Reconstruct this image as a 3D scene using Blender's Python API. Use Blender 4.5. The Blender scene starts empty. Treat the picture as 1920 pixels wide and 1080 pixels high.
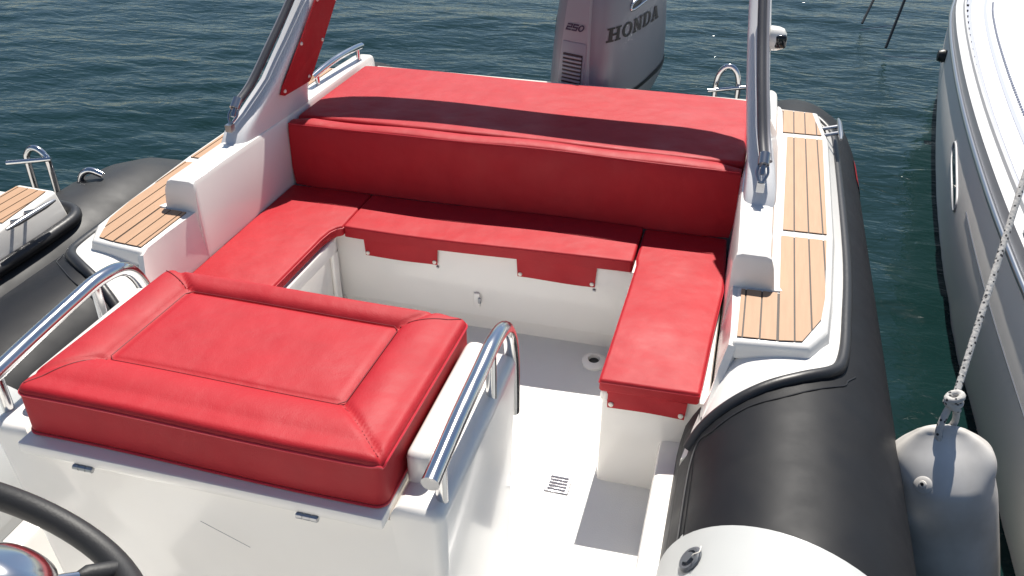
import bpy, bmesh, math, random
from mathutils import Vector, Matrix
random.seed(7)
R = math.radians
sc = bpy.context.scene
col = sc.collection

# ------------------------------------------------------------------ camera
cd = bpy.data.cameras.new('camera'); cam = bpy.data.objects.new('camera', cd); col.objects.link(cam)
cd.sensor_width = 36; cd.lens = 1650 / 1920 * 36; cd.clip_start = .05; cd.clip_end = 2000
pit, yaw, rol = 0.55067, 0.26269, 0.00506
fw = Vector((0, math.cos(pit), -math.sin(pit))); up = Vector((0, math.sin(pit), math.cos(pit))); rt = Vector((1, 0, 0))
rz = Matrix.Rotation(yaw, 3, 'Z'); fw, up, rt = rz @ fw, rz @ up, rz @ rt
r2 = math.cos(rol) * rt + math.sin(rol) * up; u2 = -math.sin(rol) * rt + math.cos(rol) * up
m = Matrix((r2, u2, -fw)).transposed().to_4x4(); m.translation = (0.81114, -1.97691, 1.30178)
cam.matrix_world = m
sc.camera = cam
# ------------------------------------------------------------------ sky, sun, exposure
SUN_EL, SUN_AZ = R(57.5), R(.6)          # azimuth from +Y (astern) towards +X
w = bpy.data.worlds.new('World'); sc.world = w; w.use_nodes = True
nt = w.node_tree; nt.nodes.clear()
sky = nt.nodes.new('ShaderNodeTexSky'); sky.sky_type = 'NISHITA'; sky.sun_disc = False
sky.sun_elevation = SUN_EL; sky.sun_rotation = SUN_AZ; sky.air_density = 1.0; sky.dust_density = .4; sky.ozone_density = 1.5
bg = nt.nodes.new('ShaderNodeBackground'); bg.inputs['Strength'].default_value = .064
wo = nt.nodes.new('ShaderNodeOutputWorld')
nt.links.new(sky.outputs[0], bg.inputs[0]); nt.links.new(bg.outputs[0], wo.inputs[0])
sd = bpy.data.lights.new('sun', 'SUN'); sd.energy = 5.0; sd.angle = R(.53); sd.color = (1, .95, .87)
so = bpy.data.objects.new('sun', sd); col.objects.link(so)
sv = Vector((math.sin(SUN_AZ) * math.cos(SUN_EL), math.cos(SUN_AZ) * math.cos(SUN_EL), math.sin(SUN_EL)))
so.rotation_euler = (-sv).to_track_quat('-Z', 'Y').to_euler(); so.location = sv * 20
sc.view_settings.view_transform = 'Standard'; sc.view_settings.look = 'None'
sc.view_settings.exposure = 0.52; sc.view_settings.gamma = 1; sc.view_settings.use_curve_mapping = False
sc.render.engine = 'CYCLES'
sc.cycles.diffuse_bounces = 8; sc.cycles.max_bounces = 14

# ------------------------------------------------------------------ materials
def mat(name, base, rough=.5, metal=0, spec=.5, bump=(), var=None, ior=None, coat=0, sheen=0, roughvar=0):
    """bump: list of (scale, strength, distance, (sx,sy,sz)); var: (colour2, scale, contrast)"""
    M = bpy.data.materials.new(name); M.use_nodes = True; t = M.node_tree; b = t.nodes['Principled BSDF']
    b.inputs['Base Color'].default_value = (*base, 1); b.inputs['Roughness'].default_value = rough
    b.inputs['Metallic'].default_value = metal; b.inputs['Specular IOR Level'].default_value = spec
    if ior: b.inputs['IOR'].default_value = ior
    b.inputs['Coat Weight'].default_value = coat; b.inputs['Coat Roughness'].default_value = .06
    if sheen: b.inputs['Sheen Weight'].default_value = sheen; b.inputs['Sheen Roughness'].default_value = .4
    tc = t.nodes.new('ShaderNodeTexCoord')
    def noise(scale, st=(1, 1, 1), detail=4, dist=0):
        mp = t.nodes.new('ShaderNodeMapping'); mp.inputs['Scale'].default_value = st
        t.links.new(tc.outputs['Object'], mp.inputs[0])
        n = t.nodes.new('ShaderNodeTexNoise'); n.inputs['Scale'].default_value = scale; n.inputs['Detail'].default_value = detail
        n.inputs['Distortion'].default_value = dist
        t.links.new(mp.outputs[0], n.inputs['Vector']); return n
    if var:
        n = noise(var[1], var[3] if len(var) > 3 else (1, 1, 1)); cr = t.nodes.new('ShaderNodeValToRGB')
        cr.color_ramp.elements[0].position = .5 - var[2]; cr.color_ramp.elements[1].position = .5 + var[2]
        cr.color_ramp.elements[0].color = (*var[0], 1); cr.color_ramp.elements[1].color = (*base, 1)
        t.links.new(n.outputs['Fac'], cr.inputs[0]); t.links.new(cr.outputs[0], b.inputs['Base Color'])
    if roughvar:
        n = noise(9); mr = t.nodes.new('ShaderNodeMapRange'); mr.inputs['To Min'].default_value = rough - roughvar; mr.inputs['To Max'].default_value = rough + roughvar
        mr.inputs['From Min'].default_value = .3; mr.inputs['From Max'].default_value = .7
        t.links.new(n.outputs['Fac'], mr.inputs[0]); t.links.new(mr.outputs[0], b.inputs['Roughness'])
    prev = None
    for bp in bump:
        n = noise(bp[0], bp[3] if len(bp) > 3 else (1, 1, 1), 3, bp[4] if len(bp) > 4 else 0)
        bn = t.nodes.new('ShaderNodeBump'); bn.inputs['Strength'].default_value = bp[1]; bn.inputs['Distance'].default_value = bp[2]
        t.links.new(n.outputs['Fac'], bn.inputs['Height'])
        if prev: t.links.new(prev.outputs[0], bn.inputs['Normal'])
        prev = bn
    if prev: t.links.new(prev.outputs[0], b.inputs['Normal'])
    return M
RED = (.41, .010, .018)
M_red = mat('red_vinyl', RED, .6, spec=.36, bump=[(3.5, .5, .03), (18, .35, .006), (420, .3, .0014)], var=((.365, .008, .015), 14, .25), roughvar=.06)
M_seam = mat('red_stitching', (.20, .008, .014), .6)
M_pipe = mat('red_piping', (.50, .02, .035), .45)
M_white = mat('white_gelcoat', (.82, .80, .765), .22, spec=.5, coat=.3, bump=[(2.2, .15, .01)], var=((.78, .755, .715), 5, .3))
M_floor = mat('nonskid_floor', (.78, .78, .76), .6, bump=[(260, .35, .002)], var=((.72, .715, .69), 6, .3))
M_arch = mat('grey_white_gelcoat', (.72, .715, .72), .3, coat=.2)
M_tube = mat('black_hypalon', (.015, .0155, .0175), .52, spec=.2, bump=[(600, .2, .0008), (3, .2, .02)], var=((.010, .0105, .0125), 7, .3), roughvar=.08)
M_ntube = mat('grey_hypalon', (.034, .035, .037), .5, spec=.28, bump=[(600, .2, .0008), (3, .2, .02)], var=((.028, .0285, .030), 7, .3), roughvar=.08)
M_bead = mat('black_rubber', (.018, .018, .02), .42, bump=[(40, .25, .003)])
M_patch = mat('pale_grey_hypalon', (.52, .53, .52), .42, bump=[(500, .15, .0008)], var=((.47, .48, .47), 5, .3))
M_teak = mat('synthetic_teak', (.46, .28, .168), .62, bump=[(60, .25, .002, (8, .6, 1))], var=((.395, .235, .137), 16, .3, (6, .5, 1)))
M_caulk = mat('black_caulk', (.045, .030, .022), .6)
M_steel = mat('stainless_steel', (.66, .66, .67), .15, metal=1, roughvar=.06)
M_dsteel = mat('dull_steel', (.42, .43, .45), .28, metal=1)
M_dark = mat('dark_plastic', (.02, .02, .022), .4)
M_grey = mat('grey_fabric_tube', (.055, .056, .066), .5)
M_track = mat('grey_track', (.24, .24, .27), .5)
M_wheel = mat('black_foam_rim', (.018, .018, .019), .55, bump=[(300, .3, .0012)])
M_cowl = mat('silver_paint', (.215, .235, .265), .42, metal=.2, coat=.15)
M_cowlfront = mat('warm_silver_paint', (.29, .32, .345), .5, metal=.1, coat=.05)
M_ink = mat('black_lettering', (.012, .012, .015), .4)
M_bink = mat('violet_black_lettering', (.03, .022, .06), .4)
M_fender = mat('fender_vinyl', (.74, .72, .69), .45, bump=[(5, .2, .01)], var=((.46, .43, .39), 6, .22))
M_yacht = mat('yacht_gelcoat', (.87, .825, .765), .45, spec=.1, bump=[(1.3, .2, .03)])
M_ydeck = mat('yacht_deck', (.80, .80, .79), .5, bump=[(200, .3, .002)])
M_alu = mat('anodised_aluminium', (.42, .42, .43), .5, metal=.25, roughvar=.08)
M_yshade_trim = mat('grey_shade_and_trim', (.42, .44, .52), .4)  # colours the painted shadow band, and the real deck track and beads
M_glass = mat('dark_glass', (.01, .012, .014), .05)
M_snapw = mat('white_snap', (.78, .74, .66), .3)
M_valve = mat('grey_valve', (.10, .11, .125), .35)
M_drain = mat('drain_metal', (.45, .44, .46), .3, metal=.8, bump=[(40, .4, .006)])
# rope: white with black flecks
M_rope = mat('rope', (.50, .485, .46), .75, bump=[(120, .6, .004)])
def fleck(M):
    t = M.node_tree; b = t.nodes['Principled BSDF']; tc = t.nodes.new('ShaderNodeTexCoord')
    n = t.nodes.new('ShaderNodeTexVoronoi'); n.inputs['Scale'].default_value = 85
    t.links.new(tc.outputs['Object'], n.inputs['Vector'])
    cr = t.nodes.new('ShaderNodeValToRGB'); cr.color_ramp.interpolation = 'CONSTANT'
    cr.color_ramp.elements[0].color = (.03, .03, .035, 1); cr.color_ramp.elements[1].color = (.50, .485, .46, 1); cr.color_ramp.elements[1].position = .30
    t.links.new(n.outputs['Distance'], cr.inputs[0]); t.links.new(cr.outputs[0], b.inputs['Base Color'])
fleck(M_rope)
M_drope = mat('dark_mooring_rope', (.03, .04, .05), .8)

def water_mat():
    M = bpy.data.materials.new('sea_water'); M.use_nodes = True; t = M.node_tree; b = t.nodes['Principled BSDF']
    b.inputs['Base Color'].default_value = (.005, .020, .0195, 1); b.inputs['Roughness'].default_value = .09; b.inputs['IOR'].default_value = 1.333; b.inputs['Specular IOR Level'].default_value = .38
    tc = t.nodes.new('ShaderNodeTexCoord'); prev = None
    for sc_, st, dist, sx, sy, rotz, ds in ((6, 1, .013, .6, 1.5, -.35, .7), (15, 1, .0048, .7, 1.3, -.6, .8)):
        mp = t.nodes.new('ShaderNodeMapping'); mp.inputs['Scale'].default_value = (sx, sy, 1); mp.inputs['Rotation'].default_value = (0, 0, rotz)
        t.links.new(tc.outputs['Object'], mp.inputs[0])
        n = t.nodes.new('ShaderNodeTexNoise'); n.inputs['Scale'].default_value = sc_; n.inputs['Detail'].default_value = 2.5; n.inputs['Distortion'].default_value = ds
        t.links.new(mp.outputs[0], n.inputs['Vector'])
        bn = t.nodes.new('ShaderNodeBump'); bn.inputs['Strength'].default_value = st; bn.inputs['Distance'].default_value = dist
        t.links.new(n.outputs['Fac'], bn.inputs['Height'])
        if prev: t.links.new(prev.outputs[0], bn.inputs['Normal'])
        prev = bn
    t.links.new(prev.outputs[0], b.inputs['Normal'])
    return M
M_water = water_mat()

# ------------------------------------------------------------------ mesh helpers
class MB:
    def __init__(s): s.v = []; s.f = []
    def add(s, vs, fs):
        o = len(s.v); s.v += [tuple(p) for p in vs]; s.f += [tuple(i + o for i in f) for f in fs]; return s
    def box(s, x0, x1, y0, y1, z0, z1):
        return s.add([(x0, y0, z0), (x1, y0, z0), (x1, y1, z0), (x0, y1, z0), (x0, y0, z1), (x1, y0, z1), (x1, y1, z1), (x0, y1, z1)],
                     [(0, 3, 2, 1), (4, 5, 6, 7), (0, 1, 5, 4), (1, 2, 6, 5), (2, 3, 7, 6), (3, 0, 4, 7)])
    def prism(s, poly, z0, z1, top=None):
        """poly: [(x,y)], optional separate top polygon"""
        n = len(poly); tp = top or poly
        g = lambda z, p: z(p) if callable(z) else z
        return s.add([(p[0], p[1], g(z0, p)) for p in poly] + [(p[0], p[1], g(z1, p)) for p in tp],
                     [tuple(range(n))[::-1], tuple(range(n, 2 * n))] + [(i, (i + 1) % n, n + (i + 1) % n, n + i) for i in range(n)])
    def loft(s, secs, cap=True, closed=True):
        n = len(secs[0]); vs = [p for q in secs for p in q]; fs = []
        for k in range(len(secs) - 1):
            for i in range(n if closed else n - 1):
                j = (i + 1) % n; fs.append((k * n + i, k * n + j, (k + 1) * n + j, (k + 1) * n + i))
        if cap and closed:
            fs.append(tuple(range(n))[::-1]); fs.append(tuple(range((len(secs) - 1) * n, len(secs) * n)))
        return s.add(vs, fs)
    def tube(s, path, r, seg=12, closed=False, cap=True):
        P = [Vector(p) for p in path]; n = len(P); secs = []; prevn = None
        for i, p in enumerate(P):
            if closed: t = P[(i + 1) % n] - P[i - 1]
            else: t = P[min(i + 1, n - 1)] - P[max(i - 1, 0)]
            t.normalize()
            if prevn is None: a = Vector((0, 0, 1)) if abs(t.z) < .9 else Vector((1, 0, 0))
            else: a = prevn
            nn = (a - t * a.dot(t)).normalized(); prevn = nn; bb = t.cross(nn)
            rr = r[i] if isinstance(r, (list, tuple)) else r
            secs.append([p + rr * (math.cos(k * math.tau / seg) * nn + math.sin(k * math.tau / seg) * bb) for k in range(seg)])
        if closed: secs.append(secs[0])
        return s.loft(secs, cap and not closed)
    def lathe(s, prof, M=None, seg=24):
        """prof [(r,h)] about local Z, transformed by matrix M"""
        M = M or Matrix()
        return s.loft([[M @ Vector((r * math.cos(k * math.tau / seg), r * math.sin(k * math.tau / seg), h)) for k in range(seg)] for r, h in prof])
    def xf(s, fn): s.v = [tuple(fn(Vector(p))) for p in s.v]; return s
    def bevel(s, w, seg=3, ang=25, sel=None):
        bm = bmesh.new(); vs = [bm.verts.new(p) for p in s.v]
        for f in s.f:
            try: bm.faces.new([vs[i] for i in f])
            except ValueError: pass
        bmesh.ops.remove_doubles(bm, verts=bm.verts, dist=1e-5); bmesh.ops.recalc_face_normals(bm, faces=bm.faces)
        es = [e for e in bm.edges if len(e.link_faces) == 2 and e.calc_face_angle(0) > R(ang) and (sel is None or sel(e))]
        bmesh.ops.bevel(bm, geom=es, offset=w, segments=seg, profile=.5, affect='EDGES', clamp_overlap=True)
        bm.verts.index_update(); s.v = [tuple(v.co) for v in bm.verts]; s.f = [tuple(v.index for v in f.verts) for f in bm.faces]; bm.free(); return s
    def build(s, name, M, parent=None, smooth=38, sx=1):
        me = bpy.data.meshes.new(name)
        vs = s.v if sx == 1 else [(-p[0], p[1], p[2]) for p in s.v]
        fs = s.f if sx == 1 else [f[::-1] for f in s.f]
        me.from_pydata(vs, [], fs); me.validate()
        bm = bmesh.new(); bm.from_mesh(me); bmesh.ops.recalc_face_normals(bm, faces=bm.faces); bm.to_mesh(me); bm.free()
        if smooth: me.shade_smooth(); me.set_sharp_from_angle(angle=R(smooth))
        me.materials.append(M)
        o = bpy.data.objects.new(name, me); col.objects.link(o)
        if parent: o.parent = parent
        return o
def tag(o, label=None, cat=None, group=None, kind=None):
    for k, v in (('label', label), ('category', cat), ('group', group), ('kind', kind)):
        if v: o[k] = v
    return o
def empty(name, loc=(0, 0, 0), rz=0):
    o = bpy.data.objects.new(name, None); o.empty_display_size = .1; o.location = loc; o.rotation_euler = (0, 0, rz); col.objects.link(o); return o
def copy_tree(o, parent=None):
    c = o.copy(); col.objects.link(c); c.parent = parent
    for ch in list(o.children): copy_tree(ch, c)
    return c
def spline(pts, n=8):
    """Catmull-Rom through pts"""
    P = [Vector(p) for p in pts]; out = []
    for i in range(len(P) - 1):
        a, b, c_, d = P[max(i - 1, 0)], P[i], P[i + 1], P[min(i + 2, len(P) - 1)]
        for k in range(n):
            t = k / n; out.append(.5 * ((2 * b) + (c_ - a) * t + (2 * a - 5 * b + 4 * c_ - d) * t * t + (3 * b - a - 3 * c_ + d) * t ** 3))
    out.append(P[-1]); return out
def sgp(c_, e): return math.copysign(abs(c_) ** e, c_)
def clip(poly, ax, val, keep_less):
    out = []
    for i in range(len(poly)):
        a, b = poly[i], poly[(i + 1) % len(poly)]
        ia, ib = ((a[ax] <= val) == keep_less), ((b[ax] <= val) == keep_less)
        if ia: out.append(a)
        if ia != ib:
            t = (val - a[ax]) / (b[ax] - a[ax]); out.append((a[0] + t * (b[0] - a[0]), a[1] + t * (b[1] - a[1])))
    return out
def lerp_tab(tab, y):
    if y <= tab[0][0]: return tab[0][1]
    for (a, va), (b, vb) in zip(tab, tab[1:]):
        if y <= b: return va + (vb - va) * (y - a) / (b - a)
    return tab[-1][1]
def pad(x0, x1, y0, y1, zt, th, er, nx=48, ny=32, warp=None, edge_n=6):
    """cushion as height field with rolled edges; zt(x,y) top height"""
    def ax(a, b, n):
        e = [er * (1 - math.cos(k / edge_n * math.pi / 2)) for k in range(edge_n)]
        mid = [a + er + (b - a - 2 * er) * k / n for k in range(n + 1)]
        return [a + q for q in e] + mid + [b - q for q in e[::-1]]
    X, Y = ax(x0, x1, nx), ax(y0, y1, ny); mb = MB(); nX, nY = len(X), len(Y)
    W0_ = warp or (lambda x, y: (x, y))
    def W(x, y):
        rc = er * 1.4; dx = min(x - x0, x1 - x); dy = min(y - y0, y1 - y)
        if dx < rc and dy < rc:
            p, q = 1 - dx / rc, 1 - dy / rc; m_ = max(p, q); L_ = math.hypot(p, q)
            if L_ > 1e-9: p, q = p * m_ / L_, q * m_ / L_
            x = (x0 + rc - p * rc) if x - x0 < x1 - x else (x1 - rc + p * rc); y = (y0 + rc - q * rc) if y - y0 < y1 - y else (y1 - rc + q * rc)
        return W0_(x, y)
    def drop(d): d = min(d, er); q = 1 - d / er; return er * (1 - math.sqrt(max(0, 1 - q * q)))
    vs = []
    for y in Y:
        for x in X:
            wx, wy = W(x, y); z = zt(x, y) - max(drop(min(x - x0, x1 - x)), drop(min(y - y0, y1 - y)))
            vs.append((wx, wy, z))
    fs = [(j * nX + i, j * nX + i + 1, (j + 1) * nX + i + 1, (j + 1) * nX + i) for j in range(nY - 1) for i in range(nX - 1)]
    ring = [i for i in range(nX)] + [j * nX + nX - 1 for j in range(1, nY)] + [(nY - 1) * nX + i for i in range(nX - 2, -1, -1)] + [j * nX for j in range(nY - 2, 0, -1)]
    o = len(vs)
    for i in ring:
        x, y, z = vs[i]; vs.append((x, y, (zt(X[i % nX], Y[i // nX]) - th)))
    n = len(ring)
    fs += [(ring[k], o + k, o + (k + 1) % n, ring[(k + 1) % n]) for k in range(n)]
    fs.append(tuple(range(o, o + n)))
    mb.add(vs, fs); return mb

# ------------------------------------------------------------------ water
from mathutils import noise as mn
WX0, WX1, WY0, WY1, WS = -8.0, 4.4, -1.6, 9.2, .04
nx_, ny_ = int(round((WX1 - WX0) / WS)), int(round((WY1 - WY0) / WS))
ca_, sa_ = math.cos(R(20)), math.sin(R(20))
def wave(x, y):
    u, v = x * ca_ + y * sa_, -x * sa_ + y * ca_            # u along the crests
    h = .026 * mn.noise((u * .45, v * 1.0, 0)) + .016 * mn.noise((u * 1.3 + 5, v * 3.0, 3)) + (.007 * mn.noise((u * 3.0, v * 6.2 + 9, 7)) + .004 * mn.noise((x * 7.5, y * 8.5, 2))) * max(.25, 1 + 1.3 * mn.noise((x * .6 + 3, y * .8, 11)))
    e = min(x - WX0, WX1 - x, y - WY0, WY1 - y) / .8
    return h * min(1, max(0, e))
vs = [(WX0 + i * WS, WY0 + j * WS, wave(WX0 + i * WS, WY0 + j * WS)) for j in range(ny_ + 1) for i in range(nx_ + 1)]
fs = [(j * (nx_ + 1) + i, j * (nx_ + 1) + i + 1, (j + 1) * (nx_ + 1) + i + 1, (j + 1) * (nx_ + 1) + i) for j in range(ny_) for i in range(nx_)]
wx, wy, wX, wY = WX0, WY0, WX1, WY1; L_ = 900
for q in (((-L_, -L_), (L_, -L_), (L_, wy), (-L_, wy)), ((-L_, wY), (L_, wY), (L_, L_), (-L_, L_)), ((-L_, wy), (wx, wy), (wx, wY), (-L_, wY)), ((wX, wy), (L_, wy), (L_, wY), (wX, wY))):
    o = len(vs); vs += [(a, b, 0) for a, b in q]; fs.append((o, o + 1, o + 2, o + 3))
wme = bpy.data.meshes.new('water'); wme.from_pydata(vs, [], fs); wme.shade_smooth(); wme.materials.append(M_water)
wo_ = bpy.data.objects.new('water', wme); col.objects.link(wo_); wo_.location = (0, 0, -.70); tag(wo_, kind='structure')

# ------------------------------------------------------------------ the side of a rigid inflatable boat (shared by both boats)
TX, TZ, TR = 1.06, -.32, .28
def on_tube(x, d=0): return TZ - d + math.sqrt(max(0, TR * TR - (x - TX) ** 2))
DECK = [(.878, -.028), (1.066, -.004), (1.116, .09), (1.13, .253), (1.150, .652), (1.160, 1.473), (1.128, 1.772), (.96, 1.782), (.93, 1.2), (.93, .3), (.872, .28)]
BEAD = [(1.135, 1.83), (1.19, 1.72), (1.200, 1.464), (1.197, .662), (1.176, .258), (1.158, .056), (1.128, -.026), (1.051, -.086), (.964, -.131), (.892, -.168), (.836, -.20), (.804, -.235)]
def tube_sec(y, r, cx, cz, seg=40): return [(max(p[0], .872) if -.1 < y < 1.82 else p[0], p[1], p[2]) for p in [(cx + r * math.cos(k * math.tau / seg), y, cz + r * math.sin(k * math.tau / seg)) for k in range(seg)]]
def boat_side(root, sx, mt, front=True, drop=0):
    T = lambda name, mb, M, par=root, sm=38: mb.build(name, M, par, sm, sx)
    # inflatable tube with tapered stern cone
    secs = []
    ext = .22 if drop else 0; tdrop = drop * .5
    for y, r in ((2.50, .035), (2.49, .08), (2.45, .13), (2.36, .185), (2.22, .235), (2.05, .268), (1.85, TR), (1.80, TR), (1.0, TR), (-.06, TR), (-.15, TR), (-1, TR), (-2, TR), (-3.2, TR)):
        secs.append(tube_sec(y + (ext if y > 1.82 else 0), r, TX, TZ - tdrop - (TR - r) * .35))
    tb = T('inflatable_tube', MB().loft(secs), mt, sm=60)
    # rub strake on the outside of the tube
    T('rub_strake', MB().tube([(TX + (TR + .004) * math.cos(R(-4)), y, TZ - drop + TR * math.sin(R(-4))) for y in [1.85 - .25 * k for k in range(20)]], .017, 8), M_patch)
    # moulded side deck: top, rolled edge, skirt and flange
    top = [(x, y) for x, y in DECK]
    cx, cy = 1.0, .8
    low = [(.872, -.040), (1.074, -.016), (1.130, .080), (1.146, .245), (1.166, .652), (1.176, 1.473), (1.145, 1.80), (.96, 1.84), (.93, 1.2), (.93, .3), (.862, .28)]
    T('side_deck', MB().prism(low, -.052 - drop, 0, top).bevel(.012, 3), M_white)
    # flange under the deck skirt, running forward along the bead and down to the cockpit side
    bead = [Vector((p.x, p.y, on_tube(p.x, drop))) for p in spline([(x, y, 0) for x, y in BEAD], 6)]
    inner = []
    lowp = [(1.05, 1.80, -.034), (1.150, 1.72, -.034), (1.166, 1.464, -.034), (1.156, .662, -.034), (1.136, .258, -.034), (1.112, .09, -.033), (1.08, .03, -.032), (1.03, -.012, -.032), (.96, -.018, -.036), (.90, -.025, -.048), (.868, -.05, -.09), (.835, -.12, -.17)]
    for p in spline(lowp, 6): inner.append(Vector((p.x, p.y, p.z - drop)))
    mb = MB(); n = len(bead)
    mb.add([p + Vector((0, 0, -.006 if drop else .008)) for p in bead] + [p for p in inner], [(i, i + 1, n + i + 1, n + i) for i in range(n - 1)])
    if not drop: T('deck_flange', mb, M_white, sm=60)
    if drop: bead = [p for p in spline([(1.06, 1.84, -.105), (1.13, 1.825, -.105), (1.175, 1.77, -.105), (1.186, 1.66, -.105), (1.188, 1.464, -.105), (1.178, .66, -.105), (1.158, .25, -.105)], 6)]
    # rubber bead along the flange
    T('bead_trim', MB().tube([p + Vector((.004, -.004, .002)) for p in bead], .024 if drop else .0175, 10), M_bead)
    if front:
        T('tube_seam', MB().tube([(p.x, p.y, on_tube(p.x) + .0008) for p in spline([(x, y, 0) for x, y in ((1.195, .0), (1.173, -.037), (1.15, -.077), (1.026, -.166), (.93, -.203), (.862, -.244), (.819, -.285), (.812, -.6), (.812, -1.4))], 10)], .0022, 6), M_bead)
        # black flap strip between tube and cockpit moulding, pale forward of the patch
        def strip(y0, y1):
            return MB().loft([[(.776, y, -.37), (.782, y, -.30), (.790, y, -.245), (.806, y, -.205), (.822, y, -.172), (.83, y, -.20), (.80, y, -.26), (.79, y, -.37)] for y in (y0, y1)])
        T('flap_strip', strip(-.10, -.555), M_tube); T('flap_strip', strip(-.557, -2.2), M_patch)
        # pale grey wrap patch on the tube, edge oblique
        secs = []
        for k in range(9):
            row = []
            for a in range(-20, 181, 5):
                x = TX + (TR + .004) * math.cos(R(a)); z = TZ + (TR + .004) * math.sin(R(a)); y0 = -.642 - .3 * (x - TX)
                row.append((x, y0 - k * .2, z))
            secs.append(row)
        T('tube_patch', MB().loft(secs, False, False), M_patch, sm=60)
    # teak: caulk bed, then single planks
    teak = []
    inner = [(.887, -.008), (.992, .001), (.992, .24), (.887, .235)]
    out1 = [(.992, .001), (1.050, .013), (1.100, .132), (1.114, .253), (1.128, .598), (.992, .594)]
    mid = [(.997, .638), (1.130, .642), (1.139, 1.456), (1.006, 1.452)]
    aft = [(.985, 1.500), (1.137, 1.504), (1.106, 1.75), (.975, 1.757)]
    for pl in (inner, out1, mid, aft): teak.append(pl)
    seams = [.9, .9437, .9873, 1.031, 1.0747, 1.118]
    for k, pl in enumerate(teak):
        cb = T('caulk_bed', MB().prism(pl, .0008, .0022), M_caulk, sm=0)
        xs = [.8] + seams + [1.3]
        for a, b in zip(xs, xs[1:]):
            g = .0023
            q = clip(pl, 0, a + g, False)
            if len(q) > 2: q = clip(q, 0, b - g, True)
            if len(q) < 3 or max(p[0] for p in q) - min(p[0] for p in q) < .004: continue
            T('plank', MB().prism(q, .0026, .0046), M_teak, cb, 0)
    # cleat near the stern on the deck side
    cl = MB().tube([(1.15, 1.53, -.005), (1.205, 1.53, .012)], .008, 8).tube([(1.145, 1.60, -.005), (1.205, 1.60, .012)], .008, 8)
    cl.tube([(1.205, 1.45, .014), (1.207, 1.50, .015), (1.207, 1.63, .015), (1.205, 1.68, .014)], [.005, .010, .010, .005], 10)
    T('cleat', cl, M_dsteel)
def stern_hoop(root, sx, near=False, dx=0):
    pts = [(.69, 2.0, -.12), (.69, 2.0, .0), (.70, 2.0, .06), (.725, 2.0, .092), (.755, 2.0, .092), (.78, 2.0, .06), (.79, 2.0, 0), (.79, 2.0, -.12)]
    pts = [(x + dx, y, (z * .75 - .03 if z > -.1 else -.30) if near else z) for x, y, z in pts]
    MB().tube(spline(pts, 5), .0125, 10).tube([(.66 + dx, 1.93, .0), (.82 + dx, 1.985, .012)], .009, 10).build('stern_hoop', M_steel, root, 60, sx)
    if not near: return
    pts = [(.97, 2.05, -.20), (.985, 2.06, -.095), (1.025, 2.07, -.062), (1.075, 2.08, -.08)]
    MB().tube(spline(pts, 5), .014, 10).build('tow_ring', M_steel, root, 60, sx)

# ------------------------------------------------------------------ our boat
boat = empty('inflatable_boat', (0, .4, -.70))
ROOT = empty('tmp'); 
class Off: pass
tag(boat, 'white boat with black inflatable tubes, teak side decks and red cushions', 'boat')
bpy.context.view_layer.update()
boat_parts_start = set(bpy.data.objects)
boat_side(boat, 1, M_tube); boat_side(boat, -1, M_tube)
stern_hoop(boat, 1)
B = lambda name, mb, M, par=None, sm=38, sx=1: mb.build(name, M, par or boat, sm, sx)

# hull below
hs = [[(-.86, y, -.30), (.86, y, -.30), (.84, y, -.60), (.5, y, -.82), (0, y, -1.0), (-.5, y, -.82), (-.84, y, -.60)] for y in (-3.2, 1.82)]
B('hull', MB().loft([[(x, y, z - .30 if z == -.30 else z) for x, y, z in s] for s in hs]), M_white)
# cockpit floor, with sides
B('cockpit_floor', MB().box(-.78, .78, -3.1, .72, -.60, -.55), M_floor, sm=0)
for sx in (1, -1):
    B('cockpit_side', MB().loft([[(.722, y, -.56), (.724, y, -.372), (.729, y, -.362), (.738, y, -.358), (.80, y, -.352), (.80, y, -.56)] for y in (-3.1, -.03)]), M_white, sx=sx)
# coaming blocks beside the seats, sloping inner faces and aft borders of the sun pad
for sx in (1, -1):
    secs = []
    for y, zt, xi, xo in ((.250, .0, .853, .968), (.256, .085, .852, .966), (.262, .100, .853, .963), (.275, .107, .855, .958), (.45, .107, .852, .958), (.60, .107, .848, .958), (.8, .102, .848, .957), (1.1, .096, .862, .958), (1.5, .092, .866, .958), (1.72, .088, .868, .955), (1.775, .078, .872, .948), (1.79, .03, .875, .94)):
        r_ = min(.022, max(.002, zt * .22))
        secs.append([(xi - .006, y, -.24), (xi, y, zt - r_), (xi + r_ * .3, y, zt - r_ * .3), (xi + r_, y, zt), (xo - r_, y, zt), (xo - r_ * .3, y, zt - r_ * .3), (xo, y, zt - r_), (xo + .008, y, .004), (xo + .030, y, .0055), (xo + .034, y, -.02), (xo + .034, y, -.24)])
    B('coaming', MB().loft(secs), M_white, sx=sx)
    # sloped inner wall forward of the block
    secs = []
    for y, xt, zt in ((.262, .862, .0), (.1, .868, .0), (.0, .870, -.002), (-.03, .868, -.012), (-.06, .852, -.075), (-.10, .842, -.12), (-.17, .828, -.165), (-.26, .806, -.205)):
        xb = .846 if y > 0 else .846 + y * .22
        secs.append([(xb, y, -.26), (xb + .002, y, min(-.17, zt - .02)), (xt, y, zt), (xt + .02, y, zt - .004), (xt + .03, y, -.26)])
    B('inner_side', MB().loft(secs), M_white, sx=sx)
# seat mouldings
sb = MB().box(.552, .842, -.045, .72, -.56, -.206).bevel(.012, 2)
B('seat_base', sb, M_white)
lip = MB().box(.548, .575, -.058, .60, -.245, -.207).bevel(.01, 3); B('seat_lip', lip, M_white)
sb = MB().box(-.842, -.552, -.045, .72, -.56, -.206).bevel(.012, 2)
B('seat_base', sb, M_white)
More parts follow.
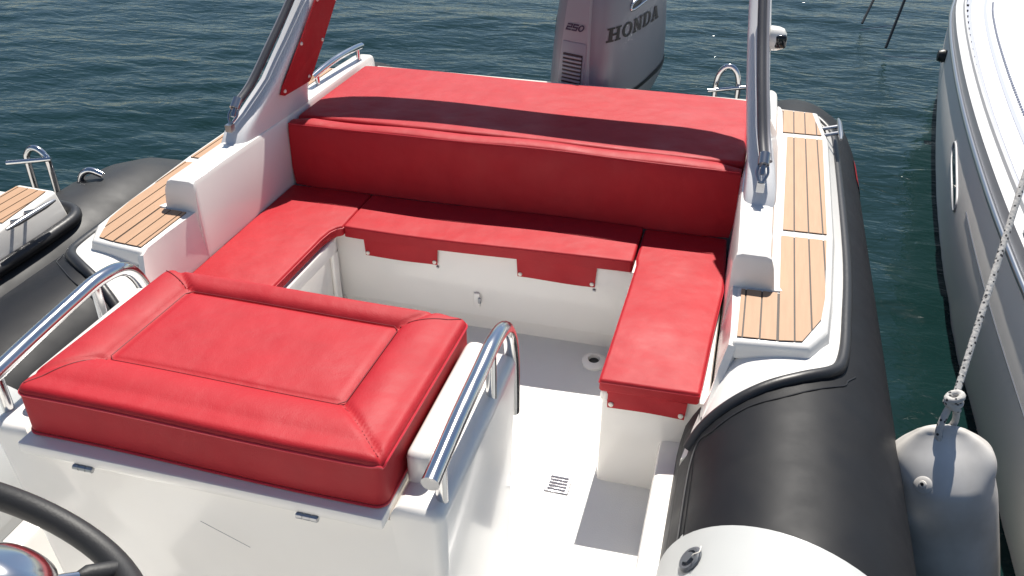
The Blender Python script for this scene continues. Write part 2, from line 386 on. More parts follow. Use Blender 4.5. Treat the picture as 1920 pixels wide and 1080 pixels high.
# framed inner wall of the port locker
fr = MB()
fr.box(-.553, -.536, .0, .575, -.262, -.212).box(-.553, -.536, .0, .575, -.55, -.50).box(-.553, -.536, .535, .575, -.50, -.262)
B('locker_frame', fr.bevel(.007, 3), M_white)
rb = MB().box(-.56, .56, .60, .95, -.478, -.206); B('rear_locker_front', rb.bevel(.006, 2), M_white)
B('rear_plinth', MB().box(-.56, .56, .632, .9, -.56, -.484), M_white)
B('rear_bulkhead', MB().box(-.86, .86, .90, 1.78, -.60, .030).bevel(.01, 2), M_white)
# small fittings
la = MB().box(-.012, .012, -.006, .006, -.03, .03).bevel(.005, 2).xf(lambda p: p + Vector((-.012, .594, -.405)))
lo = B('latch', la, M_white)
B('latch_keeper', MB().box(-.005, .006, .583, .589, -.415, -.39).bevel(.002, 1), M_dsteel, lo)
dr = MB().lathe([(.0, 0), (.042, 0), (.042, .016), (.034, .024), (.021, .026), (.019, .006), (0, .006)], Matrix.Translation((.44, .52, -.55)) @ Matrix.Rotation(R(10), 4, 'X'), 24)
so_ = B('table_socket', dr, M_white); B('socket_hole', MB().lathe([(0, 0), (.0185, 0), (.0185, .002), (0, .002)], Matrix.Translation((.44, .519, -.541)) @ Matrix.Rotation(R(10), 4, 'X'), 20), M_dark, so_)
gd = MB().box(-.036, .036, -.036, .036, 0, .004).bevel(.003, 1)
dg = B('floor_drain', gd.xf(lambda p: p + Vector((.450, -.098, -.5495))), M_drain)
for k in range(5):
    B('drain_bar', MB().tube([(.450 - .027, -.098 + (k - 2) * .0125, -.5445), (.450 + .027, -.098 + (k - 2) * .0125, -.5445)], .0036, 6), M_drain, dg)
B('floor_screw', MB().lathe([(0, 0), (.005, 0), (.004, .002), (0, .002)], Matrix.Translation((.455, -.195, -.55)), 10), M_dsteel)
for p in ((-.158, .598, -.292), (.413, .598, -.296)):
    B('wall_stud', MB().lathe([(0, 0), (.006, 0), (.005, .004), (.0025, .007), (0, .007)], Matrix.Translation(p) @ Matrix.Rotation(R(90), 4, 'X'), 12), M_dsteel)

# arch with raked legs
half = [((.91, .57, .100), (.91, 1.12, .090), (.104, 0, 0)), ((.908, .60, .135), (.908, 1.12, .12), (.100, 0, 0)), ((.900, .69, .175), (.900, 1.125, .16), (.090, 0, 0)),
        ((.876, .83, .262), (.876, 1.13, .20), (.078, 0, .0)), ((.856, .96, .37), (.856, 1.20, .32), (.076, 0, .01)), ((.838, 1.10, .49), (.838, 1.30, .44), (.076, 0, .015)),
        ((.815, 1.28, .66), (.815, 1.50, .62), (.072, 0, .02)), ((.79, 1.375, .755), (.79, 1.59, .725), (.055, 0, .035)), ((.735, 1.435, .805), (.735, 1.64, .775), (.025, 0, .05)),
        ((.62, 1.465, .825), (.62, 1.67, .795), (.008, 0, .05)), ((.3, 1.48, .835), (.3, 1.685, .805), (0, 0, .05))]
mir = [tuple((-v[0], v[1], v[2]) for v in q[:2]) + ((q[2][0], 0, -q[2][2]),) for q in half[::-1]]
mir = [(a, b, (-t[0], 0, -t[2])) for a, b, t in mir]
secs = []
for F_, R_, T_ in half + mir:
    F_, R_, T_ = Vector(F_), Vector(R_), Vector(T_); Mc = (F_ + R_) / 2; a = (R_ - F_) / 2; b = T_ / 2
    L = a.length; ex = min(1, .045 / L)
    ring = []
    for k in range(28):
        t = k / 28 * math.tau
        ca, sa = math.cos(t), math.sin(t)
        u = math.copysign((1 - ex) + ex * abs(sgp(ca, .9)), ca) if abs(ca) > 1e-6 else 0
        # stadium like section
        u = sgp(ca, .28); v = sgp(sa, .42)
        ring.append(Mc + a * u + b * v)
    secs.append(ring)
arch = B('arch', MB().loft(secs), M_arch, sm=50)
# red panels with studs on the inner faces of the legs
for sx in (1, -1):
    def leg_x(z): return lerp_tab([(.10, .857), (.175, .853), (.25, .836), (.34, .817), (.45, .799), (.62, .778)], z) - .0035
    pl = [(.86, .215), (.852, .24), (.99, .385), (1.12, .52), (1.22, .62), (1.37, .60), (1.29, .475), (1.20, .345), (1.125, .225), (1.10, .21)]
    pl = [(.845, .20), (.86, .235), (.99, .375), (1.12, .515), (1.23, .63), (1.41, .61), (1.285, .455), (1.185, .315), (1.11, .20), (1.09, .175), (.88, .185)]
    n = len(pl); cy_, cz_ = sum(p[0] for p in pl) / n, sum(p[1] for p in pl) / n
    mb = MB(); mb.add([(leg_x(z), y, z) for y, z in pl] + [(leg_x(z) - .005, y, z) for y, z in pl], [tuple(range(n, 2 * n))] + [(i, (i + 1) % n, n + (i + 1) % n, n + i) for i in range(n)])
    pn = B('arch_panel', mb, M_red, arch, 0, sx) if sx < 0 else None
    for y, z in () if sx > 0 else ((.875, .205), (1.075, .20), (.985, .355), (1.17, .32), (1.11, .49), (1.27, .455)):
        B('snap', MB().lathe([(0, 0), (.0075, 0), (.006, .004), (0, .005)], Matrix.Translation((leg_x(z) - .005, y, z)) @ Matrix.Rotation(R(-90), 4, 'Y'), 10), M_snapw, pn, 38, sx)
    # awning tube lying along the front of the leg, with its shackle
    fx = lambda d: [(.917 - d * .0, .555, .125), (.912, .60, .170), (.905, .67, .208), (.890, .765, .255), (.868, .89, .360), (.850, 1.01, .46), (.838, 1.09, .535), (.815, 1.26, .70)]
    path = fx(0)
    off = Vector((0, -.026, .016))
    B('awning_tube', MB().tube([Vector(p) + off for p in spline([path[k] for k in (2, 3, 4, 5, 6, 7)], 5)], .0135, 10), M_grey, arch, 60, sx)
    B('zip_track', MB().tube([Vector(p) + Vector((.019, -.015, .012)) for p in spline([path[k] for k in (2, 3, 4, 5, 6, 7)], 5)], .007, 8), M_track, arch, 60, sx)
    q = Vector(path[2]) + off
    sh = MB().tube([q + Vector((0, .02, .016)), q + Vector((0, -.012, -.008))], .0175, 12).tube([q + Vector((0, -.010, -.01)), q + Vector((0, -.03, -.032))], .008, 10)
    sh.tube(spline([q + Vector((-.014, -.012, -.012)), q + Vector((-.016, -.03, -.03)), q + Vector((0, -.05, -.05)), q + Vector((.016, -.03, -.03)), q + Vector((.014, -.012, -.012))], 4), .004, 8)
    sh.box(q.x - .012, q.x + .012, q.y - .07, q.y - .045, q.z - .075, q.z - .05)
    B('shackle', sh, M_dsteel, arch, 38, sx)
# camera-like lamp on the starboard leg
lm = MB().lathe([(0, 0), (.040, 0), (.041, .006), (.039, .03), (.033, .046), (.018, .055), (0, .056)], Matrix.Translation((.872, 1.10, .476)) @ Matrix.Rotation(R(90), 4, 'Y'), 24)
lp = B('deck_lamp', lm, M_white, arch)
lens = MB().box(.016, .0555, -.0405, .0, -.024, .020).bevel(.01, 3)
B('lamp_lens', lens.xf(lambda p: p + Vector((.874, 1.10, .476))), M_glass, lp)
# grab rails beside the sun pad
for sx in (1, -1):
    p = spline([(.915, 1.24, .135), (.910, 1.34, .146), (.905, 1.45, .152), (.90, 1.54, .152), (.895, 1.64, .148), (.893, 1.70, .142)], 4)
    B('grab_rail', MB().tube(p, .0135, 12).tube([(.912, 1.28, .07), (.912, 1.28, .137)], .0095, 10).tube([(.895, 1.66, .07), (.895, 1.66, .145)], .0095, 10), M_steel, None, 60, sx)

# helm seat -----------------------------------------------------------------
sec0 = [(-.443, .246), (-.352, .246), (-.350, .215), (.350, .215), (.352, .246), (.443, .246), (.426, -.56), (-.426, -.56)]
def hy(z, y0, y1): return y0 + (y1 - y0) * (z + .56) / .806
hbody = MB().loft([[(x, hy(z, -.985, -1.030), z) for x, z in sec0], [(x, hy(z, -.570, -.556), z) for x, z in sec0]])
hbody.bevel(.022, 4, 25, lambda e: all(abs(v.co.x) > .40 for v in e.verts) or all(abs(v.co.x) > .34 and v.co.z > .24 for v in e.verts))
hb = B('helm_seat', hbody, M_white)
B('seat_lid', MB().box(-.350, .350, -1.058, -.57, .2185, .2435).bevel(.006, 2), M_white, hb)
for sx in (1, -1):
    bo = MB().box(.353, .400, -.965, -.615, .21, .308).bevel(.020, 4)
    B('bolster', bo, M_white, hb, 38, sx)
    p = spline([(.427, -1.035, .322), (.427, -.90, .338), (.428, -.76, .350), (.428, -.685, .354), (.428, -.615, .340), (.429, -.575, .300), (.429, -.553, .235), (.429, -.546, .15), (.429, -.545, .08)], 6)
    B('hand_rail', MB().tube(p, .0155, 16).tube([(.427, -.985, .22), (.427, -.985, .322)], .0105, 12).tube([(.428, -.70, .22), (.428, -.70, .345)], .0105, 12), M_steel, hb, 60, sx)
    # hinges
    h = MB().tube([(.196, -1.0595, .2165), (.236, -1.0595, .2165)], .0045, 8)
    for k in range(3): h.tube([(.197 + k * .0135, -1.0595, .2165), (.208 + k * .0135, -1.0595, .2165)], .0056, 8)
    B('hinge', h, M_dsteel, hb, 38, sx)
B('foot_step', MB().prism([(-.42, -1.16), (.42, -1.16), (.42, -.95), (-.42, -.95)], -.56, -.36, [(-.41, -1.10), (.41, -1.10), (.41, -.95), (-.41, -.95)]).bevel(.02, 3), M_white, hb)
B('scratch', MB().tube(spline([(-.02, -1.0335, .115), (.04, -1.031, .085), (.07, -1.030, .07)], 4), .0006, 4), M_track, hb)

# helm console and steering wheel
hc = B('helm_console', MB().prism([(-.50, -2.6), (.46, -2.6), (.46, -1.60), (-.50, -1.60)], -.56, .46, [(-.46, -2.5), (.42, -2.5), (.42, -1.78), (-.46, -1.78)]).bevel(.04, 3), M_white)
wn = Vector((math.sin(R(20)), math.sin(R(40)) * math.cos(R(20)), math.cos(R(40)) * math.cos(R(20)))).normalized()
W0 = Matrix.Translation((0.0, -1.425, .45)) @ wn.to_track_quat('Z', 'Y').to_matrix().to_4x4()
rim = MB().tube([(.19 * math.cos(k * math.tau / 64), .19 * math.sin(k * math.tau / 64), 0) for k in range(64)], .0185, 16, True).xf(lambda p: W0 @ p)
sw = B('steering_wheel', rim, M_wheel, sm=60)
HM = Matrix.Translation(Vector((.027, -1.4336, .4278)) - Vector((0.0, -1.425, .45)) + wn * .045) @ W0
B('hub', MB().lathe([(0, -.32), (.022, -.32), (.022, -.05), (.05, -.045), (.056, -.036), (.056, -.03), (.048, -.018), (.03, -.010), (0, -.007)], HM, 36), M_steel, sw, 60)
for a in (35, 150, 270):
    d = Vector((math.cos(R(a)), math.sin(R(a)), 0))
    B('spoke', MB().tube([W0 @ (d * .045 + Vector((0, 0, -.04))), W0 @ (d * .11 + Vector((0, 0, -.018))), W0 @ (d * .185)], [.007, .0065, .0065], 10), M_steel, sw, 60)
    B('spoke_sleeve', MB().tube([W0 @ (d * .13 + Vector((0, 0, -.014))), W0 @ (d * .14 + Vector((0, 0, -.011))), W0 @ (d * .185)], [.008, .0135, .0145], 10), M_wheel, sw, 60)
# valve on the starboard patch
va = R(128); vp = Vector((TX + (TR + .004) * math.cos(math.acos((.848 - TX) / TR)), -.66, on_tube(.848) + .002))
vn = Vector((vp.x - TX, 0, vp.z - TZ)).normalized()
VM = Matrix.Translation(vp) @ vn.to_track_quat('Z', 'Y').to_matrix().to_4x4()
vv = B('air_valve', MB().lathe([(0, 0), (.030, 0), (.031, .004), (.026, .008), (.020, .008), (.018, .003), (0, .003)], VM, 28), M_valve)
B('valve_cap', MB().lathe([(0, .003), (.015, .003), (.014, .012), (0, .012)], VM, 6), M_valve, vv)
B('valve_cord', MB().tube([VM @ Vector(p) for p in ((.005, .015, .012), (.016, .028, .022), (.008, .038, .014), (-.012, .036, .010))], .0011, 6), M_snapw, vv)
# red decal on the outer shoulder of the starboard tube
dec = []
for y in (1.55, 1.75): dec.append([(TX + (TR + .003) * math.cos(R(a)), y, TZ + (TR + .003) * math.sin(R(a))) for a in range(5, 30, 4)])
B('red_decal', MB().loft(dec, False, False), M_red, sm=60)

# ------------------------------------------------------------------ cushions (lifted off singly)
def snap_at(p, par, nrm='Y'):
    return MB().lathe([(0, 0), (.0075, 0), (.0065, .004), (.003, .0055), (0, .0055)], Matrix.Translation(p) @ Matrix.Rotation(R(90), 4, 'X'), 14).build('snap', M_snapw, par)
def flap(par, x0, x1, y, z0, z1):
    rows = []
    for j in range(5):
        t = j / 4; row = []
        for i in range(15):
            u = i / 14; row.append((x0 + (x1 - x0) * u + (.004 * (1 - 2 * u)) * t, y - .004 - .006 * math.sin(u * 7) * t * (1 - t) * 2, z0 + (z1 - z0) * t - .006 * math.sin(u * math.pi) * t * 0 + .0018 * math.sin(u * 5 + x0 * 9) * t))
        rows.append(row)
    f = MB().loft(rows, False, False)
    b = [(x, yy - .0025, z) for x, yy, z in f.v]
    f.add(b, [tuple(q[::-1]) for q in MB().loft(rows, False, False).f])
    fo = f.build('fastening_flap', M_red, par, 50)
    for x in (x0 + .014, x1 - .014): snap_at((x, y - .0085, z1 + .013), fo)
    return fo
# sun pad
def zpad(x, y): return .082 + .006 * math.sin((x + .9) * 1.75) + .004 * math.sin(x * 5 + y * 3)
sp = pad(-.852, .856, .952, 1.61, zpad, .06, .016, 60, 30, lambda x, y: (x * (1 - .02 * max(0, (y - 1.2))), y + (.008 * math.sin(x * 6) if y < 1 else 0))).build('sun_pad', M_red, None, 60)
tag(sp, 'wide red sun pad at the stern crossed by the dark shadow of the arch', 'sun pad')
# backrest
secs = []
for k in range(61):
    x = -.845 + 1.692 * k / 60; e = min(1, min(k, 60 - k) / 3); zt = .086 + .004 * math.sin(x * 4.2 + 1) + .0025 * math.sin(x * 13) - .010 * (1 - e); yf = .003 * math.sin(x * 9)
    bx = x * (1 - .012)
    base = [(.852, -.167), (.856, -.10), (.862, -.03), (.868 + yf, .03), (.873 + yf, zt - .012), (.877 + yf, zt - .004), (.884 + yf, zt), (.91, zt + .004), (.934, zt + .001), (.943, zt - .008), (.946, zt - .03), (.945, -.167)]
    secs.append([((x if z > -.12 else bx), .9 + (y - .9) * (.75 + .25 * e), z) for y, z in base])
br = MB().loft(secs).build('backrest_cushion', M_red, None, 40)
tag(br, 'long red backrest cushion standing along the rear bench, its front in shade', 'backrest')
MB().tube([((-.84 + 1.68 * k / 40), .8745 + .003 * math.sin((-.84 + 1.68 * k / 40) * 9), .0815 + .004 * math.sin((-.84 + 1.68 * k / 40) * 4.2 + 1)) for k in range(41)], .0022, 6).build('piping', M_pipe, br)
def poly_cushion(name, poly, zt, th, er, label):
    mb = MB().prism(poly, zt - th, zt).bevel(er, 4, 30)
    o = mb.build(name, M_red, None, 50); tag(o, label, 'cushion', 'seat cushions round the cockpit')
    n = len(poly); cx = sum(p[0] for p in poly) / n; cy = sum(p[1] for p in poly) / n
    # piping just inside the rolled top edge
    pts = []
    for i in range(n):
        p = Vector(poly[i]); a = (Vector(poly[i - 1]) - p).normalized(); b = (Vector(poly[(i + 1) % n]) - p).normalized()
        bis = (a + b); 
        if bis.length < .05: bis = Vector((-a.y, a.x))
        bis.normalize(); s = abs(a.x * bis.y - a.y * bis.x) or 1
        q = p + bis * (er * .35 / s)
        if (Vector((cx, cy)) - p).dot(bis) < 0 and (a.x * b.y - a.y * b.x) != 0: q = p - bis * (er * .35 / s) if False else q
        pts.append((p.x, p.y, zt - er * 1.05))
    MB().tube(pts, .0022, 6, True).build('piping', M_pipe, o)
    return o
lc = poly_cushion('seat_cushion', [(-.843, -.07), (-.548, -.07), (-.545, .10), (-.541, .47), (-.535, .53), (-.522, .56), (-.505, .572), (-.507, .70), (-.512, .85), (-.842, .85)], -.163, .042, .009, 'red bench cushion along the left side, its front behind the helm seat')
def zc(x, y): return -.161 + .004 * math.sin(x * 5)
cc = pad(-.505, .537, .575, .85, zc, .043, .008, 40, 16, lambda x, y: (x, y + (.018 * (x + .5) / 1.04 - .012 * math.sin((x + .505) / 1.042 * math.pi)) * max(0, (.85 - y) / .275))).build('seat_cushion', M_red, None, 50)
tag(cc, 'red bench cushion across the stern bench with two flaps on its front edge', 'cushion', 'seat cushions round the cockpit')
flap(cc, -.437, -.153, .598, -.2042, -.282); flap(cc, .136, .419, .598, -.2042, -.281)
rc = poly_cushion('seat_cushion', [(.545, -.068), (.816, -.060), (.828, .25), (.842, .50), (.838, .62), (.83, .85), (.546, .85), (.546, .63), (.552, .59), (.551, .40)], -.163, .042, .009, 'red bench cushion along the right side, beside the open floor')
flap(rc, .567, .787, -.050, -.2052, -.262)
# helm cushion with bolstered border
PX0, PX1, PY0, PY1 = -.257, .222, -.900, -.635
def zh(x, y):
    base = .342 - .016 * (y + 1.03) / .45
    dx = max(PX0 - x, x - PX1); dy = max(PY0 - y, y - PY1); d = max(dx, dy)
    if d < 0: return base - .004 + .004 * min(1, -d / .1) - .006 * math.exp(-(d / .008) ** 2)
    wdt = .09; t = min(1, d / wdt)
    z = base + .011 * math.sin(t * math.pi * .80) - .006 * math.exp(-(d / .010) ** 2)
    if dx > 0 and dy > 0: z -= .007 * math.exp(-((dx - dy) / .007) ** 2)
    return z
hcu = pad(-.347, .347, -1.032, -.578, zh, .098, .015, 90, 70, lambda x, y: (x, y - .004 * math.sin(x * 7))).build('helm_cushion', M_red, None, 60)
tag(hcu, 'thick red helm seat cushion with a stitched centre panel and white hinged lid', 'cushion')
def seam(pts, r, M, par):
    return MB().tube([(x, y - .004 * math.sin(x * 7), zh(x, y) + r * .2) for x, y in pts], r, 6).build('stitched_seam', M, par)
def line(a, b, n=24): return [(a[0] + (b[0] - a[0]) * k / n, a[1] + (b[1] - a[1]) * k / n) for k in range(n + 1)]
cr_ = .012
seam(line((PX0 + cr_, PY0), (PX1 - cr_, PY0)) + line((PX1, PY0 + cr_), (PX1, PY1 - cr_)) + line((PX1 - cr_, PY1), (PX0 + cr_, PY1)) + line((PX0, PY1 - cr_), (PX0, PY0 + cr_)) + [(PX0 + cr_, PY0)], .0012, M_seam, hcu)
for a, b in (((PX0, PY0), (-.335, -1.017)), ((PX1, PY0), (.335, -1.017)), ((PX0, PY1), (-.335, -.592)), ((PX1, PY1), (.335, -.592))): seam(line(a, b, 14), .0012, M_seam, hcu)
def edge_z(x, y): return zh(x, y) - .010
pp = []; rcc = .015 * 1.4
def rrect(x0, x1, y0, y1, r, n=8):
    out = []
    for cx_, cy_, a0 in ((x1 - r, y0 + r, -90), (x1 - r, y1 - r, 0), (x0 + r, y1 - r, 90), (x0 + r, y0 + r, 180)):
        for k in range(n + 1): out.append((cx_ + r * math.cos(R(a0 + 90 * k / n)), cy_ + r * math.sin(R(a0 + 90 * k / n))))
        nx2 = {-90: ((x1, y0 + r), (x1, y1 - r)), 0: ((x1 - r, y1), (x0 + r, y1)), 90: ((x0, y1 - r), (x0, y0 + r)), 180: ((x0 + r, y0), (x1 - r, y0))}[a0]
        for k in range(1, 24): out.append((nx2[0][0] + (nx2[1][0] - nx2[0][0]) * k / 24, nx2[0][1] + (nx2[1][1] - nx2[0][1]) * k / 24))
    return out
for x, y in rrect(-.347, .347, -1.032, -.578, rcc):
    pp.append((x, y - .004 * math.sin(x * 7), zh(x, y) - .0155))
MB().tube(pp, .0028, 6, True).build('piping', M_pipe, hcu)
bb = [(x, y - .001, .2475) for x, y, z in pp]
MB().tube(bb, .0026, 6, True).build('piping', M_pipe, hcu)

# ------------------------------------------------------------------ outboard motor
def seg_text(chars, strokes, gap):
    """letters as polygon lists in unit boxes -> flat quads"""
    out = []; x = 0
    for ch in chars:
        wd, polys = strokes[ch]
        for p in polys: out.append([(x + q[0], q[1]) for q in p])
        x += wd + gap
    return out, x - gap
def bar(x0, y0, x1, y1): return [(x0, y0), (x1, y0), (x1, y1), (x0, y1)]
def ring(cx, cy, rx, ry, t, a0=0, a1=360, n=20, ty=None):
    ty = ty or t; res = []
    for k in range(n):
        a, b = R(a0 + (a1 - a0) * k / n), R(a0 + (a1 - a0) * (k + 1) / n)
        res.append([(cx + rx * math.cos(a), cy + ry * math.sin(a)), (cx + rx * math.cos(b), cy + ry * math.sin(b)), (cx + (rx - t) * math.cos(b), cy + (ry - ty) * math.sin(b)), (cx + (rx - t) * math.cos(a), cy + (ry - ty) * math.sin(a))])
    return res
SL = .13
LET = {
 'H': (1.0, [bar(.12, SL, .36, 1 - SL), bar(.64, SL, .88, 1 - SL), bar(.36, .42, .64, .57), bar(0, 0, .47, SL), bar(.53, 0, 1, SL), bar(0, 1 - SL, .47, 1), bar(.53, 1 - SL, 1, 1)]),
 'O': (1.0, ring(.5, .5, .5, .52, .24, ty=.15)),
 'N': (1.05, [bar(.12, SL, .28, 1 - SL), bar(.77, 0, .93, 1 - SL), bar(0, 0, .42, SL), bar(.62, 1 - SL, 1.05, 1), [(0, 1 - SL), (.0, 1), (.34, 1), (.40, 1 - SL)], [(.12, 1 - SL), (.40, 1 - SL), (.93, 0), (.65, 0)]]),
 'D': (1.0, [bar(.12, SL, .36, 1 - SL), bar(0, 0, .5, SL), bar(0, 1 - SL, .5, 1)] + ring(.5, .5, .5, .5, .24, -90, 90, 14, .13)),
 'A': (1.1, [[(.16, SL), (.33, SL), (.58, 1), (.42, 1)], [(.70, SL), (.97, SL), (.68, 1), (.42, 1)], bar(.32, .28, .74, .40), bar(0, 0, .45, SL), bar(.60, 0, 1.1, SL)]),
 '2': (1.0, [bar(.0, 0, 1, .22), bar(0, .0, .24, .55), bar(0, .40, 1, .60), bar(.76, .40, 1, 1), bar(0, .79, 1, 1)]),
 '5': (1.0, [bar(0, 0, 1, .21), bar(.76, 0, 1, .6), bar(0, .40, 1, .60), bar(0, .40, .24, 1), bar(0, .79, 1, 1)]),
 '0': (1.05, ring(.52, .5, .52, .5, .25, ty=.2)),
}
def make_motor(root, vent=True):
    """local frame: +Y aft along the cowling, pivot at origin"""
    prof = [(-.25, .10, .15, .48), (-.10, .165, .07, .62), (-.03, .188, .05, .66), (.0, .192, .045, .68), (.15, .186, .055, .685), (.30, .176, .07, .68), (.40, .165, .085, .665), (.50, .14, .12, .62), (.555, .10, .18, .55), (.575, .05, .26, .45)]
    def prm(z):
        return [lerp_tab([(p[0], p[i]) for p in prof], z) for i in (1, 2, 3)]
    EX = .40
    def pt(t, z):
        hw, f0, f1 = prm(z); c_, s_ = math.cos(t), math.sin(t); m_ = (f0 + f1) / 2; L = (f1 - f0) / 2
        yy = sgp(s_, EX); taper = 1 - .18 * max(0, -yy) ** 2 - .12 * max(0, yy) ** 2
        return Vector((hw * taper * sgp(c_, EX), m_ + L * yy, z))
    secs = []
    zz = [p[0] for p in prof]; zs = []
    for a, b in zip(zz, zz[1:]):
        for k in range(3): zs.append(a + (b - a) * k / 3)
    zs.append(zz[-1])
    for z in zs: secs.append([pt(k / 56 * math.tau, z) for k in range(56)])
    cw = MB().loft(secs).build('cowling', M_cowl, root, 50)
    def side_x(f, z):
        hw, f0, f1 = prm(z); yy = max(-1, min(1, (f - (f0 + f1) / 2) / ((f1 - f0) / 2)))
        s_ = math.copysign(abs(yy) ** (1 / EX), yy); c_ = math.sqrt(max(0, 1 - s_ * s_)); taper = 1 - .18 * max(0, -yy) ** 2 - .12 * max(0, yy) ** 2
        return hw * taper * c_ ** EX
    def front_y(x, z):
        best = None
        hw, f0, f1 = prm(z); q = max(-1, min(1, x / (hw * .82))); c_ = math.copysign(abs(q) ** (1 / EX), q); s_ = -math.sqrt(max(0, 1 - c_ * c_))
        return (f0 + f1) / 2 + (f1 - f0) / 2 * sgp(s_, EX)
    # dark waistline stripe and lower pan
    def band(z0, z1, rise, grow):
        secs = []
        for z in (z0, z1):
            row = []
            for k in range(57):
                t = k / 56 * math.tau; p = pt(t, z); f = (p.y - .1) ; zz_ = z + rise * f
                q = pt(t, zz_); m_ = Vector((0, .36, zz_)); d = (q - m_); d.z = 0; row.append(m_ + d * (1 + grow / max(.05, d.length)))
            secs.append(row)
        return MB().loft(secs, False, False)
    band(-.075, -.055, .20, .004).build('waist_stripe', M_dark, root, 60)
    # raised front panel
    rows = []
    for z in [-.10 + .02 * k for k in range(32)]:
        wd = .078 - .028 * max(0, z) / .5
        rows.append([(x, front_y(x, z) - (.012 if abs(x) < wd * .99 else -.004), z) for x in [-wd * 1.12, -wd * .98] + [wd * (-.9 + .2 * k) for k in range(10)] + [wd * .98, wd * 1.12]])
    MB().loft(rows, False, False).build('front_panel', M_cowlfront, root, 50)
    # vent grille
    vg = MB().box(-.042, .042, .018, .045, -.045, .150)
    z0 = lambda z: front_y(0, z)
    vg = MB().box(-.060, .060, -.004, .006, .01, .215).bevel(.006, 2).xf(lambda p: p + Vector((0, front_y(0, p.z) - .0125, 0))).build('vent_panel', M_cowlfront, root)
    MB().box(-.050, .050, -.007, -.0035, .022, .165).bevel(.003, 1).xf(lambda p: p + Vector((0, front_y(0, p.z) - .0125, 0))).build('vent_recess', M_dark, vg)
    for k in range(8):
        z = .027 + k * .0172
        MB().box(-.048, .048, -.013, -.005, z, z + .009).bevel(.002, 1).xf(lambda p: p + Vector((0, front_y(0, p.z) - .0125, 0))).build('slat', M_cowlfront, vg)
    # lettering
    def letters(name, txt, fn, M, parent):
        polys, wd = seg_text(txt, LET, .10); mb = MB()
        for p in polys:
            # subdivide each quad along its length so that it follows the surface
            n = 5
            a, b, c_, d = [Vector((q[0], q[1])) for q in p]
            for i in range(n):
                t0, t1 = i / n, (i + 1) / n
                qd = [a.lerp(b, t0), a.lerp(b, t1), d.lerp(c_, t1), d.lerp(c_, t0)]
                mb.add([fn(q.x / wd, q.y) for q in qd], [(0, 1, 2, 3)])
        return mb.build(name, M, parent, 0)
    def fside(u, v):
        f = .092 + u * .40 + v * .01; z = .222 + v * .060 + u * .035
        return Vector((side_x(f, z) + .0025, f, z))
    letters('brand_lettering', 'HONDA', fside, M_ink, cw)
    def fport(u, v):
        f = .492 - u * .40 - v * .01; z = .222 + v * .062 + (1 - u) * .035
        return Vector((-side_x(f, z) - .0025, f, z))
    letters('brand_lettering', 'HONDA', fport, M_ink, cw)
    def ffront(u, v):
        x = -.045 + u * .088 + (v - .5) * .012; z = .262 + v * .030
        return Vector((x, front_y(x, z) - .0155, z))
    letters('power_lettering', '250', ffront, M_bink, cw)
    # side air intake near the top, with bright rim
    for s in (1, -1):
        pts = [(side_x(f, z) * 1 + .002, f, z) for f, z in ((.24, .350), (.26, .338), (.46, .375), (.56, .402), (.57, .425), (.40, .395), (.26, .368))]
        pts = [(s * x, f, z) for x, f, z in pts]
        MB().tube(spline(pts + [pts[0]], 4), .006, 8).build('intake_rim', M_steel, root, 60)
        MB().add([(s * (abs(x) + .001), f, z) for x, f, z in pts], [tuple(range(len(pts)))]).build('air_intake', M_dark, root, 0)
    # mid section
    MB().box(-.07, .07, .18, .46, -.95, -.22).bevel(.03, 3).build('leg', M_cowl, root)
    MB().box(-.11, .11, -.02, .22, -.50, -.14).bevel(.02, 2).build('bracket', M_dark, root)
mot = empty('outboard_motor', (.055, 1.76, -.01), R(-20))
make_motor(mot)
tag(mot, 'silver outboard motor with black lettering behind the sun pad', 'outboard motor')

# ------------------------------------------------------------------ neighbouring boat on the left
nb = empty('inflatable_boat', (0, 0, 0))
tag(nb, 'neighbouring boat on the left with grey tube, teak deck and cleat', 'boat')
boat_side(nb, 1, M_ntube, front=False, drop=.11); stern_hoop(nb, 1, True, .12)
MB().box(-.9, .94, -3, 1.76, -.6, -.02).bevel(.02).build('hull', M_white, nb)
nb.location = (-2.66, -1.39, -.067)
nm = empty('outboard_motor', (-2.53, .40, -.10), R(0)); 
for ch in list(mot.children): copy_tree(ch, nm)
tag(nm, 'sliver of a neighbouring boat motor at the left picture edge', 'outboard motor')

# ------------------------------------------------------------------ white yacht on the right
ya = empty('yacht', (1.95, 1.0, -.70))
tag(ya, 'white yacht hull on the right with aluminium toe rail and fender', 'yacht')
XR = [(-4, 1.802), (-1.5, 1.757), (.62, 1.742), (1.01, 1.744), (1.695, 1.772), (2.02, 1.790), (2.50, 1.824), (3.17, 1.885), (3.86, 1.962), (4.49, 2.056), (5.3, 2.272), (6.2, 2.672)]
XW = [(-4, 1.790), (-1.5, 1.757), (.326, 1.757), (1.03, 1.755), (1.42, 1.770), (2.33, 1.840), (3.19, 1.930), (4.5, 2.120), (5.3, 2.320), (6.2, 2.680)]
def xr(y): return lerp_tab(XR, y)
def xw(y): return lerp_tab(XW, y)
ys = [-4 + .2 * k for k in range(52)]
def smooth_tab(f, y): return sum(f(y + d) for d in (-.4, -.3, -.2, -.1, 0, .1, .2, .3, .4)) / 9
ZD = -.10
def hull_x(y, z):
    t = max(0, min(1.3, (ZD - z) / (ZD + .70))); a, b = smooth_tab(xr, y), smooth_tab(xw, y)
    return a + .012 + (b - a - .012) * (t ** 1.0) - .03 * math.sin(min(1, t) * math.pi)
zl = [ZD - .03 - k * .07 for k in range(17)]
Y = lambda name, mb, M, par=ya, sm=50: mb.build(name, M, par, sm)
Y('hull', MB().loft([[(hull_x(y, z), y, z) for z in zl] for y in ys], False, False), M_yacht, sm=70)
Y('rub_strake', MB().tube([(smooth_tab(xr, y) + .002, y, ZD - .030) for y in ys], .013, 10), M_dsteel)
